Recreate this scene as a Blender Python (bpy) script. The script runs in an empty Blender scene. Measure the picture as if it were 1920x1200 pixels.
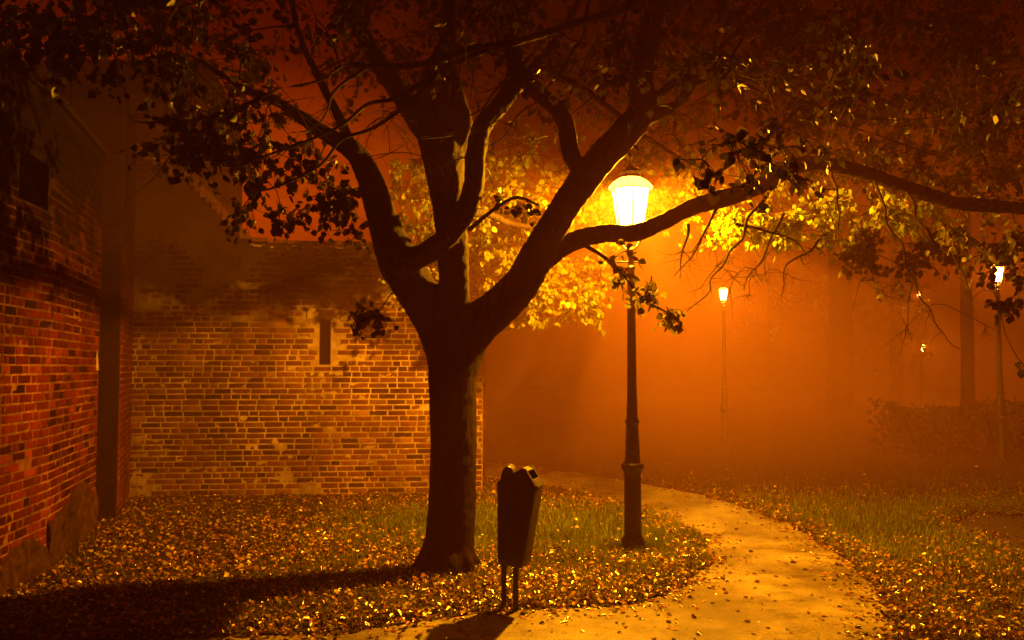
import bpy, bmesh, math, random
import numpy as np
from mathutils import Vector, Matrix, noise as mnoise

random.seed(11); rng = np.random.default_rng(11)
S = bpy.context.scene
COL = S.collection
F = 1700.0                      # focal length in pixels of the 1920 wide photograph
H = 1.75                        # eye height
PITCH = math.atan(90 / F)

# ------------------------------------------------------------------ geometry helpers
def ray(px, py):
    x = (px - 960) / F; y = 1.0; z = (600 - py) / F
    c, s = math.cos(PITCH), math.sin(PITCH)
    return Vector((x, y * c - z * s, y * s + z * c))
def at(px, py, D):
    r = ray(px, py); k = D / r.y
    return Vector((r.x * k, D, H + r.z * k))
def gnd(px, py, z=0.0):
    r = ray(px, py); k = (z - H) / r.z
    return Vector((r.x * k, r.y * k, z))

def tag(o, label=None, cat=None, group=None, kind=None):
    if label: o['label'] = label
    if cat: o['category'] = cat
    if group: o['group'] = group
    if kind: o['kind'] = kind
    return o
def empty(name, loc, label, cat, group=None):
    o = bpy.data.objects.new(name, None); COL.objects.link(o)
    o.location = loc; o.empty_display_size = .2
    return tag(o, label, cat, group)
def link(name, me, mat, parent=None):
    o = bpy.data.objects.new(name, me); COL.objects.link(o)
    if mat:
        for m in (mat if isinstance(mat, list) else [mat]): me.materials.append(m)
    if parent:
        o.parent = parent
        o.matrix_parent_inverse = Matrix.Translation(-parent.location) if parent.parent is None else (Matrix.Translation(-parent.parent.location))
    return o
def mesh_np(name, V, faces_flat, fsize, cols=None):
    """V (n,3); faces_flat (m*k) ints; fsize verts a face"""
    me = bpy.data.meshes.new(name)
    n = len(V); m = len(faces_flat) // fsize
    me.vertices.add(n); me.vertices.foreach_set('co', np.ascontiguousarray(V, dtype=np.float32).ravel())
    me.loops.add(m * fsize); me.loops.foreach_set('vertex_index', np.asarray(faces_flat, dtype=np.int32))
    me.polygons.add(m); me.polygons.foreach_set('loop_start', np.arange(0, m * fsize, fsize, dtype=np.int32))
    me.polygons.foreach_set('loop_total', np.full(m, fsize, dtype=np.int32))
    me.update(calc_edges=True)
    if cols is not None:
        a = me.color_attributes.new('Col', 'FLOAT_COLOR', 'POINT')
        c = np.ones((n, 4), dtype=np.float32); c[:, :3] = cols
        a.data.foreach_set('color', c.ravel())
    return me
def scatter(tmpl, faces, pos, R, scale, col):
    """instances of a small template written out as one mesh. tmpl (v,3), faces (f,k)"""
    N = len(pos); v = len(tmpl)
    T = tmpl[None] * scale[:, None, None] if scale.ndim == 1 else tmpl[None] * scale[:, None, :]
    V = np.einsum('nij,nvj->nvi', R, T) + pos[:, None, :]
    Fc = (faces[None] + (np.arange(N) * v)[:, None, None]).reshape(-1)
    return V.reshape(-1, 3), Fc, faces.shape[1], np.repeat(col, v, axis=0)
def rot_from(zdir, ydir):
    """columns x,y,z; y kept, z made perpendicular"""
    y = ydir / np.linalg.norm(ydir, axis=1, keepdims=True)
    x = np.cross(y, zdir); x /= np.linalg.norm(x, axis=1, keepdims=True) + 1e-9
    z = np.cross(x, y)
    return np.stack([x, y, z], axis=2)

def catmull(pts, step=0.06):
    """pts list of (Vector, r) -> dense list"""
    out = []
    P = [pts[0]] + list(pts) + [pts[-1]]
    for i in range(1, len(P) - 2):
        p0, p1, p2, p3 = P[i-1], P[i], P[i+1], P[i+2]
        n = max(2, int((p2[0] - p1[0]).length / step))
        for k in range(n):
            t = k / n
            q = .5 * ((2*p1[0]) + (p2[0]-p0[0])*t + (2*p0[0]-5*p1[0]+4*p2[0]-p3[0])*t*t + (3*p1[0]-p0[0]-3*p2[0]+p3[0])*t**3)
            out.append((q, p1[1] + (p2[1]-p1[1])*t))
    out.append(pts[-1])
    return out
class Tubes:
    def __init__(s): s.V = []; s.F = []; s.n = 0
    def add(s, path, sides=8, rough=0.0, cap=True):
        m = len(path)
        P = np.array([tuple(p[0]) for p in path]); r = np.array([p[1] for p in path])
        T = np.gradient(P, axis=0) if m > 2 else np.repeat((P[1]-P[0])[None], m, 0)
        T /= np.linalg.norm(T, axis=1, keepdims=True) + 1e-9
        ref = np.array([0.3, 1.0, 0.1]) if abs(T[0][1]) < .8 else np.array([1.0, 0, 0.1])
        V = np.zeros((m, sides, 3)); a = np.linspace(0, 2*math.pi, sides, endpoint=False)
        u = np.cross(T[0], ref)
        for i in range(m):
            u = u - T[i] * np.dot(u, T[i]); u /= np.linalg.norm(u) + 1e-9
            w = np.cross(T[i], u)
            rr = r[i]
            if rough:
                rr = np.array([r[i] * (1 + rough * mnoise.noise(Vector(P[i]) * 2.2 + Vector((math.cos(b), math.sin(b), 0)) * .8)) for b in a])
            V[i] = P[i] + (np.cos(a) * rr)[:, None] * u + (np.sin(a) * rr)[:, None] * w
        base = s.n
        s.V.append(V.reshape(-1, 3)); s.n += m * sides
        for i in range(m - 1):
            for j in range(sides):
                k = (j + 1) % sides
                s.F.append((base + i*sides + j, base + i*sides + k, base + (i+1)*sides + k, base + (i+1)*sides + j))
        if cap:
            s.V.append(P[[0, -1]]); c0, c1 = s.n, s.n + 1; s.n += 2
            for j in range(sides):
                k = (j + 1) % sides
                s.F.append((base + k, base + j, c0)); s.F.append((base + (m-1)*sides + j, base + (m-1)*sides + k, c1))
    def mesh(s, name, smooth=True):
        me = bpy.data.meshes.new(name)
        me.from_pydata(np.concatenate(s.V).tolist(), [], s.F); me.update()
        if smooth: me.polygons.foreach_set('use_smooth', [True] * len(me.polygons))
        return me

def bm_obj(name, bm, mat, parent=None, bevel=0, smooth=False):
    me = bpy.data.meshes.new(name); bmesh.ops.recalc_face_normals(bm, faces=bm.faces); bm.to_mesh(me); bm.free()
    o = link(name, me, mat, parent)
    if smooth:
        me.polygons.foreach_set('use_smooth', [True] * len(me.polygons))
    if bevel:
        b = o.modifiers.new('bevel', 'BEVEL'); b.width = bevel; b.segments = 2; b.limit_method = 'ANGLE'
    return o
def bm_box(bm, lo, hi, M=None):
    vs = [Vector((x, y, z)) for x in (lo[0], hi[0]) for y in (lo[1], hi[1]) for z in (lo[2], hi[2])]
    if M is not None: vs = [M @ v for v in vs]
    v = [bm.verts.new(q) for q in vs]
    for f in ((0,1,3,2),(4,6,7,5),(0,4,5,1),(2,3,7,6),(0,2,6,4),(1,5,7,3)): bm.faces.new([v[i] for i in f])
def bm_lathe(bm, prof, sides=24, cx=0, cy=0, flute=0, poly=False):
    rings = []
    for (r, z) in prof:
        ring = []
        for j in range(sides):
            a = 2*math.pi*j/sides
            rr = r * (1 - (flute if j % 2 else 0))
            ring.append(bm.verts.new((cx + rr*math.cos(a), cy + rr*math.sin(a), z)))
        rings.append(ring)
    for a, b in zip(rings[:-1], rings[1:]):
        for j in range(sides):
            k = (j+1) % sides
            bm.faces.new((a[j], a[k], b[k], b[j]))
    bm.faces.new(rings[0][::-1]); bm.faces.new(rings[-1])

# ------------------------------------------------------------------ materials
def new_mat(name):
    m = bpy.data.materials.new(name); m.use_nodes = True
    nt = m.node_tree; b = nt.nodes['Principled BSDF']
    return m, nt, b
def N(nt, typ, **kw):
    n = nt.nodes.new(typ)
    for k, v in kw.items():
        if k in n.inputs: n.inputs[k].default_value = v
        else: setattr(n, k, v)
    return n
def ramp(nt, src, stops):
    r = nt.nodes.new('ShaderNodeValToRGB'); e = r.color_ramp.elements
    while len(e) < len(stops): e.new(.5)
    for i, (p, c) in enumerate(stops):
        e[i].position = p; e[i].color = (*c, 1) if len(c) == 3 else c
    nt.links.new(src, r.inputs[0]); return r
def bump(nt, b, src, strength, dist):
    n = N(nt, 'ShaderNodeBump', Strength=strength, Distance=dist)
    nt.links.new(src, n.inputs['Height']); nt.links.new(n.outputs[0], b.inputs['Normal']); return n

def mat_bark():
    m, nt, b = new_mat('bark')
    tc = N(nt, 'ShaderNodeTexCoord'); mp = N(nt, 'ShaderNodeMapping'); mp.inputs['Scale'].default_value = (22, 22, 5)
    nt.links.new(tc.outputs['Object'], mp.inputs[0])
    n1 = N(nt, 'ShaderNodeTexNoise', Scale=1.0, Detail=8, Roughness=.65); nt.links.new(mp.outputs[0], n1.inputs['Vector'])
    n2 = N(nt, 'ShaderNodeTexNoise', Scale=3.0, Detail=4); nt.links.new(tc.outputs['Object'], n2.inputs['Vector'])
    r = ramp(nt, n1.outputs[0], [(.3, (.006, .004, .003)), (.7, (.030, .016, .010))])
    r2 = ramp(nt, n2.outputs[0], [(.4, (.6, .6, .6)), (.65, (1, 1.0, .9))])
    mx = N(nt, 'ShaderNodeMix', data_type='RGBA', blend_type='MULTIPLY'); mx.inputs[0].default_value = 1
    nt.links.new(r.outputs[0], mx.inputs[6]); nt.links.new(r2.outputs[0], mx.inputs[7]); nt.links.new(mx.outputs[2], b.inputs['Base Color'])
    b.inputs['Roughness'].default_value = .85; b.inputs['Specular IOR Level'].default_value = .15
    bump(nt, b, n1.outputs[0], .9, .03)
    return m
def mat_leaf(name, rough=.38, trans=.45, spec=.5):
    m, nt, b = new_mat(name)
    at_ = N(nt, 'ShaderNodeAttribute', attribute_name='Col')
    nt.links.new(at_.outputs['Color'], b.inputs['Base Color'])
    b.inputs['Roughness'].default_value = rough; b.inputs['Specular IOR Level'].default_value = spec
    t = N(nt, 'ShaderNodeBsdfTranslucent'); nt.links.new(at_.outputs['Color'], t.inputs[0])
    mx = N(nt, 'ShaderNodeMixShader'); mx.inputs[0].default_value = trans
    nt.links.new(b.outputs[0], mx.inputs[1]); nt.links.new(t.outputs[0], mx.inputs[2])
    nt.links.new(mx.outputs[0], nt.nodes['Material Output'].inputs[0])
    return m
def stain_shade(nt, tc, col_out, lo=3.0, hi=3.75, mn=.06):
    """ragged dark top courses: water stains and painted-in shade together"""
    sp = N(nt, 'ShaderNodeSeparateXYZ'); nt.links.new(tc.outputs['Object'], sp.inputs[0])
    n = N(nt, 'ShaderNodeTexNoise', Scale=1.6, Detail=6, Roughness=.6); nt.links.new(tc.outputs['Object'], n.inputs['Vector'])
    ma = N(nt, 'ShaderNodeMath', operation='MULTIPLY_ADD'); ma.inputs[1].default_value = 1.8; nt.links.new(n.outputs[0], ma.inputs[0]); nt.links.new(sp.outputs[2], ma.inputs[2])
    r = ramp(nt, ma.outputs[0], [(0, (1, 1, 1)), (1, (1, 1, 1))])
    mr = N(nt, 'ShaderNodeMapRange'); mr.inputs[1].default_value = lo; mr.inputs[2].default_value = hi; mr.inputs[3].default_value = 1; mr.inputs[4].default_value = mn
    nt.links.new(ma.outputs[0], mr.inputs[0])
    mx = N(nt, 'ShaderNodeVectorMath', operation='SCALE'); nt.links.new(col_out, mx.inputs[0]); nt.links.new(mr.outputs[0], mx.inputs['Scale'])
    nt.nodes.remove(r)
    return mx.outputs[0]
def mat_brick(name='brick', *sa):
    m, nt, b = new_mat(name)
    at_ = N(nt, 'ShaderNodeAttribute', attribute_name='Col'); tc = N(nt, 'ShaderNodeTexCoord')
    n1 = N(nt, 'ShaderNodeTexNoise', Scale=18.0, Detail=8, Roughness=.7); nt.links.new(tc.outputs['Object'], n1.inputs['Vector'])
    n2 = N(nt, 'ShaderNodeTexNoise', Scale=1.1, Detail=5, Roughness=.6); nt.links.new(tc.outputs['Object'], n2.inputs['Vector'])
    r = ramp(nt, n1.outputs[0], [(.3, (.5, .48, .46)), (.7, (1.15, 1.1, 1.05))])
    r2 = ramp(nt, n2.outputs[0], [(.38, (.55, .5, .48)), (.6, (1.1, 1.1, 1.1))])
    mx = N(nt, 'ShaderNodeMix', data_type='RGBA', blend_type='MULTIPLY'); mx.inputs[0].default_value = 1
    nt.links.new(at_.outputs['Color'], mx.inputs[6]); nt.links.new(r.outputs[0], mx.inputs[7])
    mx2 = N(nt, 'ShaderNodeMix', data_type='RGBA', blend_type='MULTIPLY'); mx2.inputs[0].default_value = 1
    nt.links.new(mx.outputs[2], mx2.inputs[6]); nt.links.new(r2.outputs[0], mx2.inputs[7])
    nt.links.new(stain_shade(nt, tc, mx2.outputs[2], *sa), b.inputs['Base Color'])
    b.inputs['Roughness'].default_value = .9; b.inputs['Specular IOR Level'].default_value = .08
    bump(nt, b, n1.outputs[0], .8, .012)
    return m
def mat_noise(name, c0, c1, scale, rough, bs=.5, bd=.01, detail=8, spec=.5, big=None, st=False, sa=()):
    m, nt, b = new_mat(name); tc = N(nt, 'ShaderNodeTexCoord')
    n1 = N(nt, 'ShaderNodeTexNoise', Scale=scale, Detail=detail, Roughness=.65); nt.links.new(tc.outputs['Object'], n1.inputs['Vector'])
    r = ramp(nt, n1.outputs[0], [(.32, c0), (.68, c1)])
    out = r.outputs[0]
    if big:
        n2 = N(nt, 'ShaderNodeTexNoise', Scale=big[0], Detail=6, Roughness=.6); nt.links.new(tc.outputs['Object'], n2.inputs['Vector'])
        r2 = ramp(nt, n2.outputs[0], [(.4, big[1]), (.62, (1, 1, 1))])
        mx = N(nt, 'ShaderNodeMix', data_type='RGBA', blend_type='MULTIPLY'); mx.inputs[0].default_value = 1
        nt.links.new(out, mx.inputs[6]); nt.links.new(r2.outputs[0], mx.inputs[7]); out = mx.outputs[2]
    if st: out = stain_shade(nt, tc, out, *sa)
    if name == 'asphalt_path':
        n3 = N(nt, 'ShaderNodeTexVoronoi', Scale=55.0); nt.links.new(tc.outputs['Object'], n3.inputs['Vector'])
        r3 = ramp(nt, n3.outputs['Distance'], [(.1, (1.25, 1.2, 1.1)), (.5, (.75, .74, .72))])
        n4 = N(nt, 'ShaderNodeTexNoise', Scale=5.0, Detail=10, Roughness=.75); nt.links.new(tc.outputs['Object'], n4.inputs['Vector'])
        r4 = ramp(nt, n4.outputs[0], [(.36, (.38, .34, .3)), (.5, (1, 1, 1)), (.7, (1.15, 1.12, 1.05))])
        for rr_ in (r3, r4):
            mx = N(nt, 'ShaderNodeMix', data_type='RGBA', blend_type='MULTIPLY'); mx.inputs[0].default_value = 1
            nt.links.new(out, mx.inputs[6]); nt.links.new(rr_.outputs[0], mx.inputs[7]); out = mx.outputs[2]
    nt.links.new(out, b.inputs['Base Color'])
    b.inputs['Roughness'].default_value = rough; b.inputs['Specular IOR Level'].default_value = spec if rough < .8 else .08
    if bs: bump(nt, b, n1.outputs[0], bs, bd)
    return m
M_BARK = mat_bark()
M_LEAF = mat_leaf('linden_leaf', .42, .5, .4)
M_LITTER = mat_leaf('fallen_leaf', .24, .10, 1.0)
M_GRASS = mat_leaf('grass_blade', .45, .4, .3)
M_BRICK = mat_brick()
M_REDBRICK = mat_brick('red_brick', 2.5, 4.2, .03)  # upper courses darkened for the shade above the lamp, put into the colour
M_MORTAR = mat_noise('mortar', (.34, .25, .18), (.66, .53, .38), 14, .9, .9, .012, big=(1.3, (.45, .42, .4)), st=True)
M_MORTAR2 = mat_noise('dark_mortar', (.12, .055, .03), (.34, .16, .09), 14, .9, .9, .012, big=(1.3, (.4, .36, .33)), st=True, sa=(2.5, 4.2, .03))  # same painted shade towards the top of the left wall
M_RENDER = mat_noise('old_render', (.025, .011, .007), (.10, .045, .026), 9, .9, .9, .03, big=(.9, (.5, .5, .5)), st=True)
M_SOIL = mat_noise('soil', (.018, .013, .008), (.06, .045, .025), 9, .85, .9, .03)
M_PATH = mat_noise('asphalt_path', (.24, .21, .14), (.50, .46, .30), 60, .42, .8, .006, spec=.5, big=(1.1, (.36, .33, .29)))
M_SIDE = mat_noise('muddy_path', (.02, .011, .008), (.05, .028, .018), 20, .7, .8, .006)
M_IRON = mat_noise('painted_iron', (.02, .022, .02), (.045, .045, .04), 30, .4, .2, .002)
M_PLASTIC = mat_noise('dark_plastic', (.012, .012, .012), (.028, .027, .026), 12, .38, .3, .002)
M_SHADE = mat_noise('shade_black_render', (.006, .003, .002), (.018, .009, .006), 7, .9, .8, .02)  # near-black colour carries the shade of the faces it covers
M_STONE = mat_noise('stone', (.22, .17, .12), (.42, .34, .26), 10, .85, .6, .01)
M_DARK = mat_noise('dark_interior', (.008, .007, .006), (.015, .013, .01), 4, .9, 0)
M_ROOF = mat_noise('roof_tile', (.06, .03, .02), (.14, .07, .045), 12, .8, .5, .02)
M_HEDGE = mat_leaf('hedge_leaf', .5, .3, .3)

LIGHT = (1.0, .35, .005)
def mat_glass(strength, name, col=(1.0, .28, .025)):
    m = bpy.data.materials.new(name); m.use_nodes = True; nt = m.node_tree; nt.nodes.clear()
    o = N(nt, 'ShaderNodeOutputMaterial'); t = N(nt, 'ShaderNodeBsdfTransparent'); t.inputs[0].default_value = (.95, .95, .95, 1)
    e = N(nt, 'ShaderNodeEmission', Strength=strength); e.inputs[0].default_value = (*col, 1)
    a = N(nt, 'ShaderNodeAddShader'); nt.links.new(t.outputs[0], a.inputs[0]); nt.links.new(e.outputs[0], a.inputs[1])
    nt.links.new(a.outputs[0], o.inputs[0]); return m
M_GLOW, _nt, _b = new_mat('bloom_glow_glass'); _b.inputs['Base Color'].default_value = (.7, .6, .45, 1); _b.inputs['Roughness'].default_value = .3
_b.inputs['Emission Color'].default_value = (1.0, .27, .03, 1); _b.inputs['Emission Strength'].default_value = 14  # emission imitates lens bloom over the lantern roof
M_PANE = mat_glass(45, 'lit_lantern_glass')
M_PANE_FAR = mat_glass(60, 'lit_far_glass', (1.0, .34, .06))

# ------------------------------------------------------------------ camera
cam = bpy.data.cameras.new('camera'); co = bpy.data.objects.new('camera', cam); COL.objects.link(co)
co.location = (0, 0, H); co.rotation_euler = (math.pi/2 + PITCH, 0, 0)
cam.sensor_width = 36; cam.lens = 36 * F / 1920; cam.clip_end = 500; cam.clip_start = .05
S.camera = co

# ------------------------------------------------------------------ ground, path
PATH_PX = [(-300,1215),(500,1195),(830,1163),(1000,1141),(1130,1138),(1240,1122),(1310,1085),(1335,1055),(1325,1015),(1285,985),(1220,958),(1120,930),(1000,905),(900,893),
           (700,885),(700,862),(905,864),(1000,876),(1200,905),(1350,937),(1480,982),(1560,1032),(1622,1085),(1655,1140),(1668,1200),(1690,1330),(1500,1900),(400,1900),(-900,1500)]
PATH = [gnd(*p) for p in PATH_PX]
def ragged(poly, amp, step=.12):
    out = []
    for a, b in zip(poly, poly[1:] + poly[:1]):
        n = max(1, int((b-a).length/step)) if (b-a).length < 12 else 1; e = (b-a).normalized(); nrm = Vector((e.y, -e.x, 0))
        for k in range(n):
            p = a.lerp(b, k/n); out.append(p + nrm*amp*(mnoise.noise(p*2.0) + .8*mnoise.noise(p*7.0)) if n > 1 else p)
    return out
PATH = ragged(PATH, .09)
PX = np.array([[p.x, p.y] for p in PATH])
SIDE_PX = [(1780,985),(1850,1003),(1930,1045),(2200,1120),(2500,1120),(2100,985),(1830,962)]
SIDE = [gnd(*p) for p in SIDE_PX]
SX = np.array([[p.x, p.y] for p in SIDE])
def inside(x, y, poly):
    x = np.asarray(x); y = np.asarray(y); c = np.zeros(x.shape, bool)
    n = len(poly); j = n - 1
    for i in range(n):
        xi, yi = poly[i]; xj, yj = poly[j]
        with np.errstate(divide='ignore', invalid='ignore'):
            t = ((yi > y) != (yj > y)) & (x < (xj - xi) * (y - yi) / (yj - yi + 1e-12) + xi)
        c ^= t; j = i
    return c
def dist_poly(x, y, poly):
    d = np.full(np.asarray(x).shape, 1e9); n = len(poly)
    for i in range(n):
        a = poly[i]; b = poly[(i+1) % n]; ab = b - a
        t = np.clip(((x-a[0])*ab[0] + (y-a[1])*ab[1]) / (ab @ ab + 1e-9), 0, 1)
        d = np.minimum(d, np.hypot(x - a[0] - t*ab[0], y - a[1] - t*ab[1]))
    return d
def signed(x, y):
    """>0 outside any paving, metres"""
    d1 = np.where(inside(x, y, PX), -1, 1) * dist_poly(x, y, PX)
    d2 = np.where(inside(x, y, SX), -1, 1) * dist_poly(x, y, SX)
    return np.minimum(d1, d2)
def wavy(x, y):
    return .5*np.sin(x*1.7+.4*y)*np.cos(y*1.3-.3*x) + .3*np.sin(x*4.1+1.)*np.sin(y*3.7) + .2*np.sin(x*9+y*7)
def gz(x, y):
    s = signed(x, y)
    return np.clip(s*.12, -.03, .025) + .014*wavy(x, y)*(s > 0)*np.clip(s*4, 0, 1) - .002
gx = np.concatenate([[-60, -30, -15], np.arange(-8, 12, .08), [15, 25, 45, 80]])
gy = np.concatenate([[-10, 0], np.arange(4, 17, .08), [19, 24, 32, 45, 70]])
GX, GY = np.meshgrid(gx, gy); GZ = gz(GX.ravel(), GY.ravel())
V = np.stack([GX.ravel(), GY.ravel(), GZ], 1); nx, ny = len(gx), len(gy)
i0 = (np.arange(ny-1)[:, None]*nx + np.arange(nx-1)[None]).ravel()
me = mesh_np('ground', V, np.stack([i0, i0+1, i0+nx+1, i0+nx], 1).ravel(), 4)
me.polygons.foreach_set('use_smooth', [True]*len(me.polygons))
tag(link('ground', me, M_SOIL), kind='structure')
def sheet(name, poly, z, mat):
    bm = bmesh.new(); vs = [bm.verts.new((p.x, p.y, z)) for p in poly]; f = bm.faces.new(vs)
    bmesh.ops.triangulate(bm, faces=[f]); 
    return tag(bm_obj(name, bm, mat), kind='structure')
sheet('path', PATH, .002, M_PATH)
sheet('side_path', SIDE, .002, M_SIDE)

# ------------------------------------------------------------------ lamps
def area_r(h): return h
def point_light(name, loc, power, radius, parent):
    l = bpy.data.lights.new(name, 'POINT'); l.energy = power; l.color = LIGHT; l.shadow_soft_size = radius
    o = bpy.data.objects.new(name, l); COL.objects.link(o); o.location = loc; return o
def lantern(root, base, zc, sc, pane_mat, power, rad=.09):
    """six-sided lantern; zc centre height of glass"""
    bx, by = base.x, base.y
    gh = .5 * sc; r0 = .135 * sc; r1 = .215 * sc
    zb, zt = zc - gh/2, zc + gh/2
    bm = bmesh.new()
    lo = []; hi = []
    for j in range(6):
        a = math.pi/6 + j*math.pi/3
        lo.append(Vector((bx + r0*math.cos(a), by + r0*math.sin(a), zb))); hi.append(Vector((bx + r1*math.cos(a), by + r1*math.sin(a), zt)))
    for j in range(6):
        k = (j+1) % 6; vs = [bm.verts.new(p) for p in (lo[j], lo[k], hi[k], hi[j])]; bm.faces.new(vs)
    g = bm_obj('glass', bm, pane_mat, root)
    T = Tubes(); w = .007*sc
    for j in range(6):
        k = (j+1) % 6
        for a, b in ((lo[j], hi[j]), (lo[j], lo[k]), (hi[j], hi[k])): T.add([(a, w), (b, w)], 6)
    link('lantern_frame', T.mesh('lantern_frame'), M_IRON, root)
    bm = bmesh.new()
    bm_lathe(bm, [(r1*1.08, zt+.004), (r1*1.10, zt+.02*sc), (r1*.9, zt+.07*sc), (r1*.56, zt+.118*sc)], 24, bx, by)
    bm_obj('glow_dome', bm, M_GLOW, root, 0, True)
    bm = bmesh.new()
    bm_lathe(bm, [(r1*.58, zt+.118*sc), (r1*.5, zt+.13*sc), (r1*.48, zt+.15*sc), (r1*.55, zt+.18*sc), (r1*.2, zt+.24*sc), (.02*sc, zt+.26*sc), (.028*sc, zt+.30*sc), (.004, zt+.35*sc)], 12, bx, by)
    bm_obj('lantern_roof', bm, M_IRON, root)
    point_light('lamp_light', (bx, by, zc+.20*sc), power, rad, root)
    return zb, r0
def street_lamp(px, base_y, zc, D, label, power, sc=1.0, pane=M_PANE, group='street lamps in the fog', rad=.04):
    b = at(px, 600, D); b = Vector((b.x, D, 0))
    root = empty('street_lamp', b, label, 'street lamp', group)
    bx, by = b.x, b.y
    zb, r0 = lantern(root, b, zc, sc, pane, power, rad)
    k = zc / 3.27
    bm = bmesh.new()      # cast base: plinth, tall pedestal, collar
    bm_lathe(bm, [(.125, -.03), (.125, .05), (.112, .08), (.112, .12), (.09, .15), (.084, .17), (.080, .72*k), (.086, .76*k), (.108, .79*k), (.112, .81*k), (.108, .835*k), (.084, .85*k)], 32, bx, by, .035)
    bm_obj('pedestal', bm, M_IRON, root)
    bm = bmesh.new()
    bm_lathe(bm, [(.078, .85*k), (.070, .93*k), (.074, .96*k), (.066, .99*k), (.070, 1.02*k), (.064, 1.1*k), (.058, 1.2*k), (.060, 1.215*k), (.071, 1.23*k), (.071, 1.25*k), (.056, 1.27*k), (.054, 1.3*k)], 24, bx, by, .05)
    bm_obj('fluted_sleeve', bm, M_IRON, root)
    bm = bmesh.new()
    top = zb - .36*sc
    bm_lathe(bm, [(.054, 1.3*k), (.046, 1.6*k), (.038, top-.12), (.050, top-.10), (.052, top-.07), (.036, top-.05), (.030, top), (.042, top+.01), (.044, top+.03), (.028, top+.05), (.022, top+.2*sc), (.03, top+.22*sc), (.014, top+.26*sc)], 20, bx, by)
    bm_obj('post', bm, M_IRON, root)
    T = Tubes()           # cradle that carries the lantern
    for j in range(4):
        a = math.pi/4 + j*math.pi/2
        d = Vector((math.cos(a), math.sin(a), 0))
        c = Vector((bx, by, 0))
        pts = [(c + d*.02 + Vector((0,0,top+.21*sc)), .008), (c + d*.09*sc + Vector((0,0,top+.25*sc)), .009), (c + d*r0*1.05 + Vector((0,0,zb-.03)), .009), (c + d*r0 + Vector((0,0,zb)), .009)]
        T.add(catmull(pts, .03), 6)
    T.add([(Vector((bx-.16*sc, by, top+.08)), .009), (Vector((bx+.16*sc, by, top+.08)), .009)], 6)
    link('cradle', T.mesh('cradle'), M_IRON, root)
    return root
LAMP = at(1188, 399, 8.75)
street_lamp(1184, 1030, LAMP.z, 8.75, 'nearest and brightest street lamp, its glowing lantern just behind the low tree limb', 3800, .92)
street_lamp(1357, 0, 3.4, 20.5, 'distant street lamp glowing white in the fog, just right of the big bright lamp', 420, .45, M_PANE_FAR)
street_lamp(1872, 0, 3.45, 16.5, 'distant street lamp half hidden by dark leaves at the right edge of the photo', 200, .5, M_PANE_FAR)
street_lamp(1724, 0, 5.0, 40, 'tiny far street lamp just beneath the yellow leaves on the right', 300, .35, M_PANE_FAR)
street_lamp(1728, 0, 2.75, 46, 'tiny low far lamp shining alone left of the foggy tree trunk on the right', 500, .55, M_PANE_FAR)

# ------------------------------------------------------------------ brick walls
def brick_face(P0, P1, topf, hole=None, z0=-.05, cover=None, seed=0, jit=1.0, red=False):
    """bricks laid over the face from P0 to P1 (xy). outward normal is to the right of P0->P1 rotated to camera.
       returns arrays"""
    P0 = Vector((P0[0], P0[1])); P1 = Vector((P1[0], P1[1])); L = (P1-P0).length
    u = (P1-P0)/L; n = Vector((u.y, -u.x))
    r = random.Random(seed); V = []; Fc = []; C = []
    ch = .076; nz = int(6/ch); k = 0
    for row in range(nz):
        z = z0 + row*ch; x = -r.random()*.2
        odd = row % 2
        while x < L:
            w = .25 if r.random() < (.75 if odd else .55) else .125
            w *= r.uniform(.93, 1.07)
            a, b = max(0, x), min(L, x+w); x += w
            if b - a < .03: continue
            mid = (a+b)/2
            if z + ch > topf(mid): continue
            if hole and any(h[0] < b and h[1] > a and h[2] < z+ch and h[3] > z for h in hole): continue
            if r.random() < .004*jit: continue
            g = .008
            za, zb = z+g+r.uniform(-.003, .003), z+ch-g+r.uniform(-.003, .003); a += g+r.uniform(-.003,.004); b -= g
            pr = r.uniform(.003, .008)*jit
            e = .006
            pts = []
            for (ux, uz) in ((a, za), (b, za), (b, zb), (a, zb)): pts.append((ux, uz, -.03))
            for (ux, uz) in ((a+.001, za), (b-.001, za), (b-.001, zb), (a+.001, zb)): pts.append((ux, uz, pr*.55))
            for (ux, uz) in ((a+e, za+e), (b-e, za+e), (b-e, zb-e), (a+e, zb-e)): pts.append((ux+r.uniform(-.002,.002), uz+r.uniform(-.002,.002), pr+r.uniform(-.002,.002)))
            s = len(V)
            for (ux, uz, o) in pts:
                q = P0 + u*ux + n*o; V.append((q.x, q.y, uz))
            for l in (0, 4):
                for j in range(4):
                    jj = (j+1) % 4; Fc += [s+l+j, s+l+jj, s+l+4+jj, s+l+4+j]
            Fc += [s+8, s+9, s+10, s+11]
            t = r.random(); br = r.uniform(.55, 1.2)
            if r.random() < .14: c = (.06*br, .03*br, .02*br)
            elif r.random() < .14: c = (.30*br, .17*br, .10*br)
            else: c = ((.16+.07*t)*br, (.065+.035*t)*br, (.04+.02*t)*br)
            if red: c = (c[0]*.62, c[1]*.19, c[2]*.14)
            C += [c]*12
    return V, Fc, C
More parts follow.
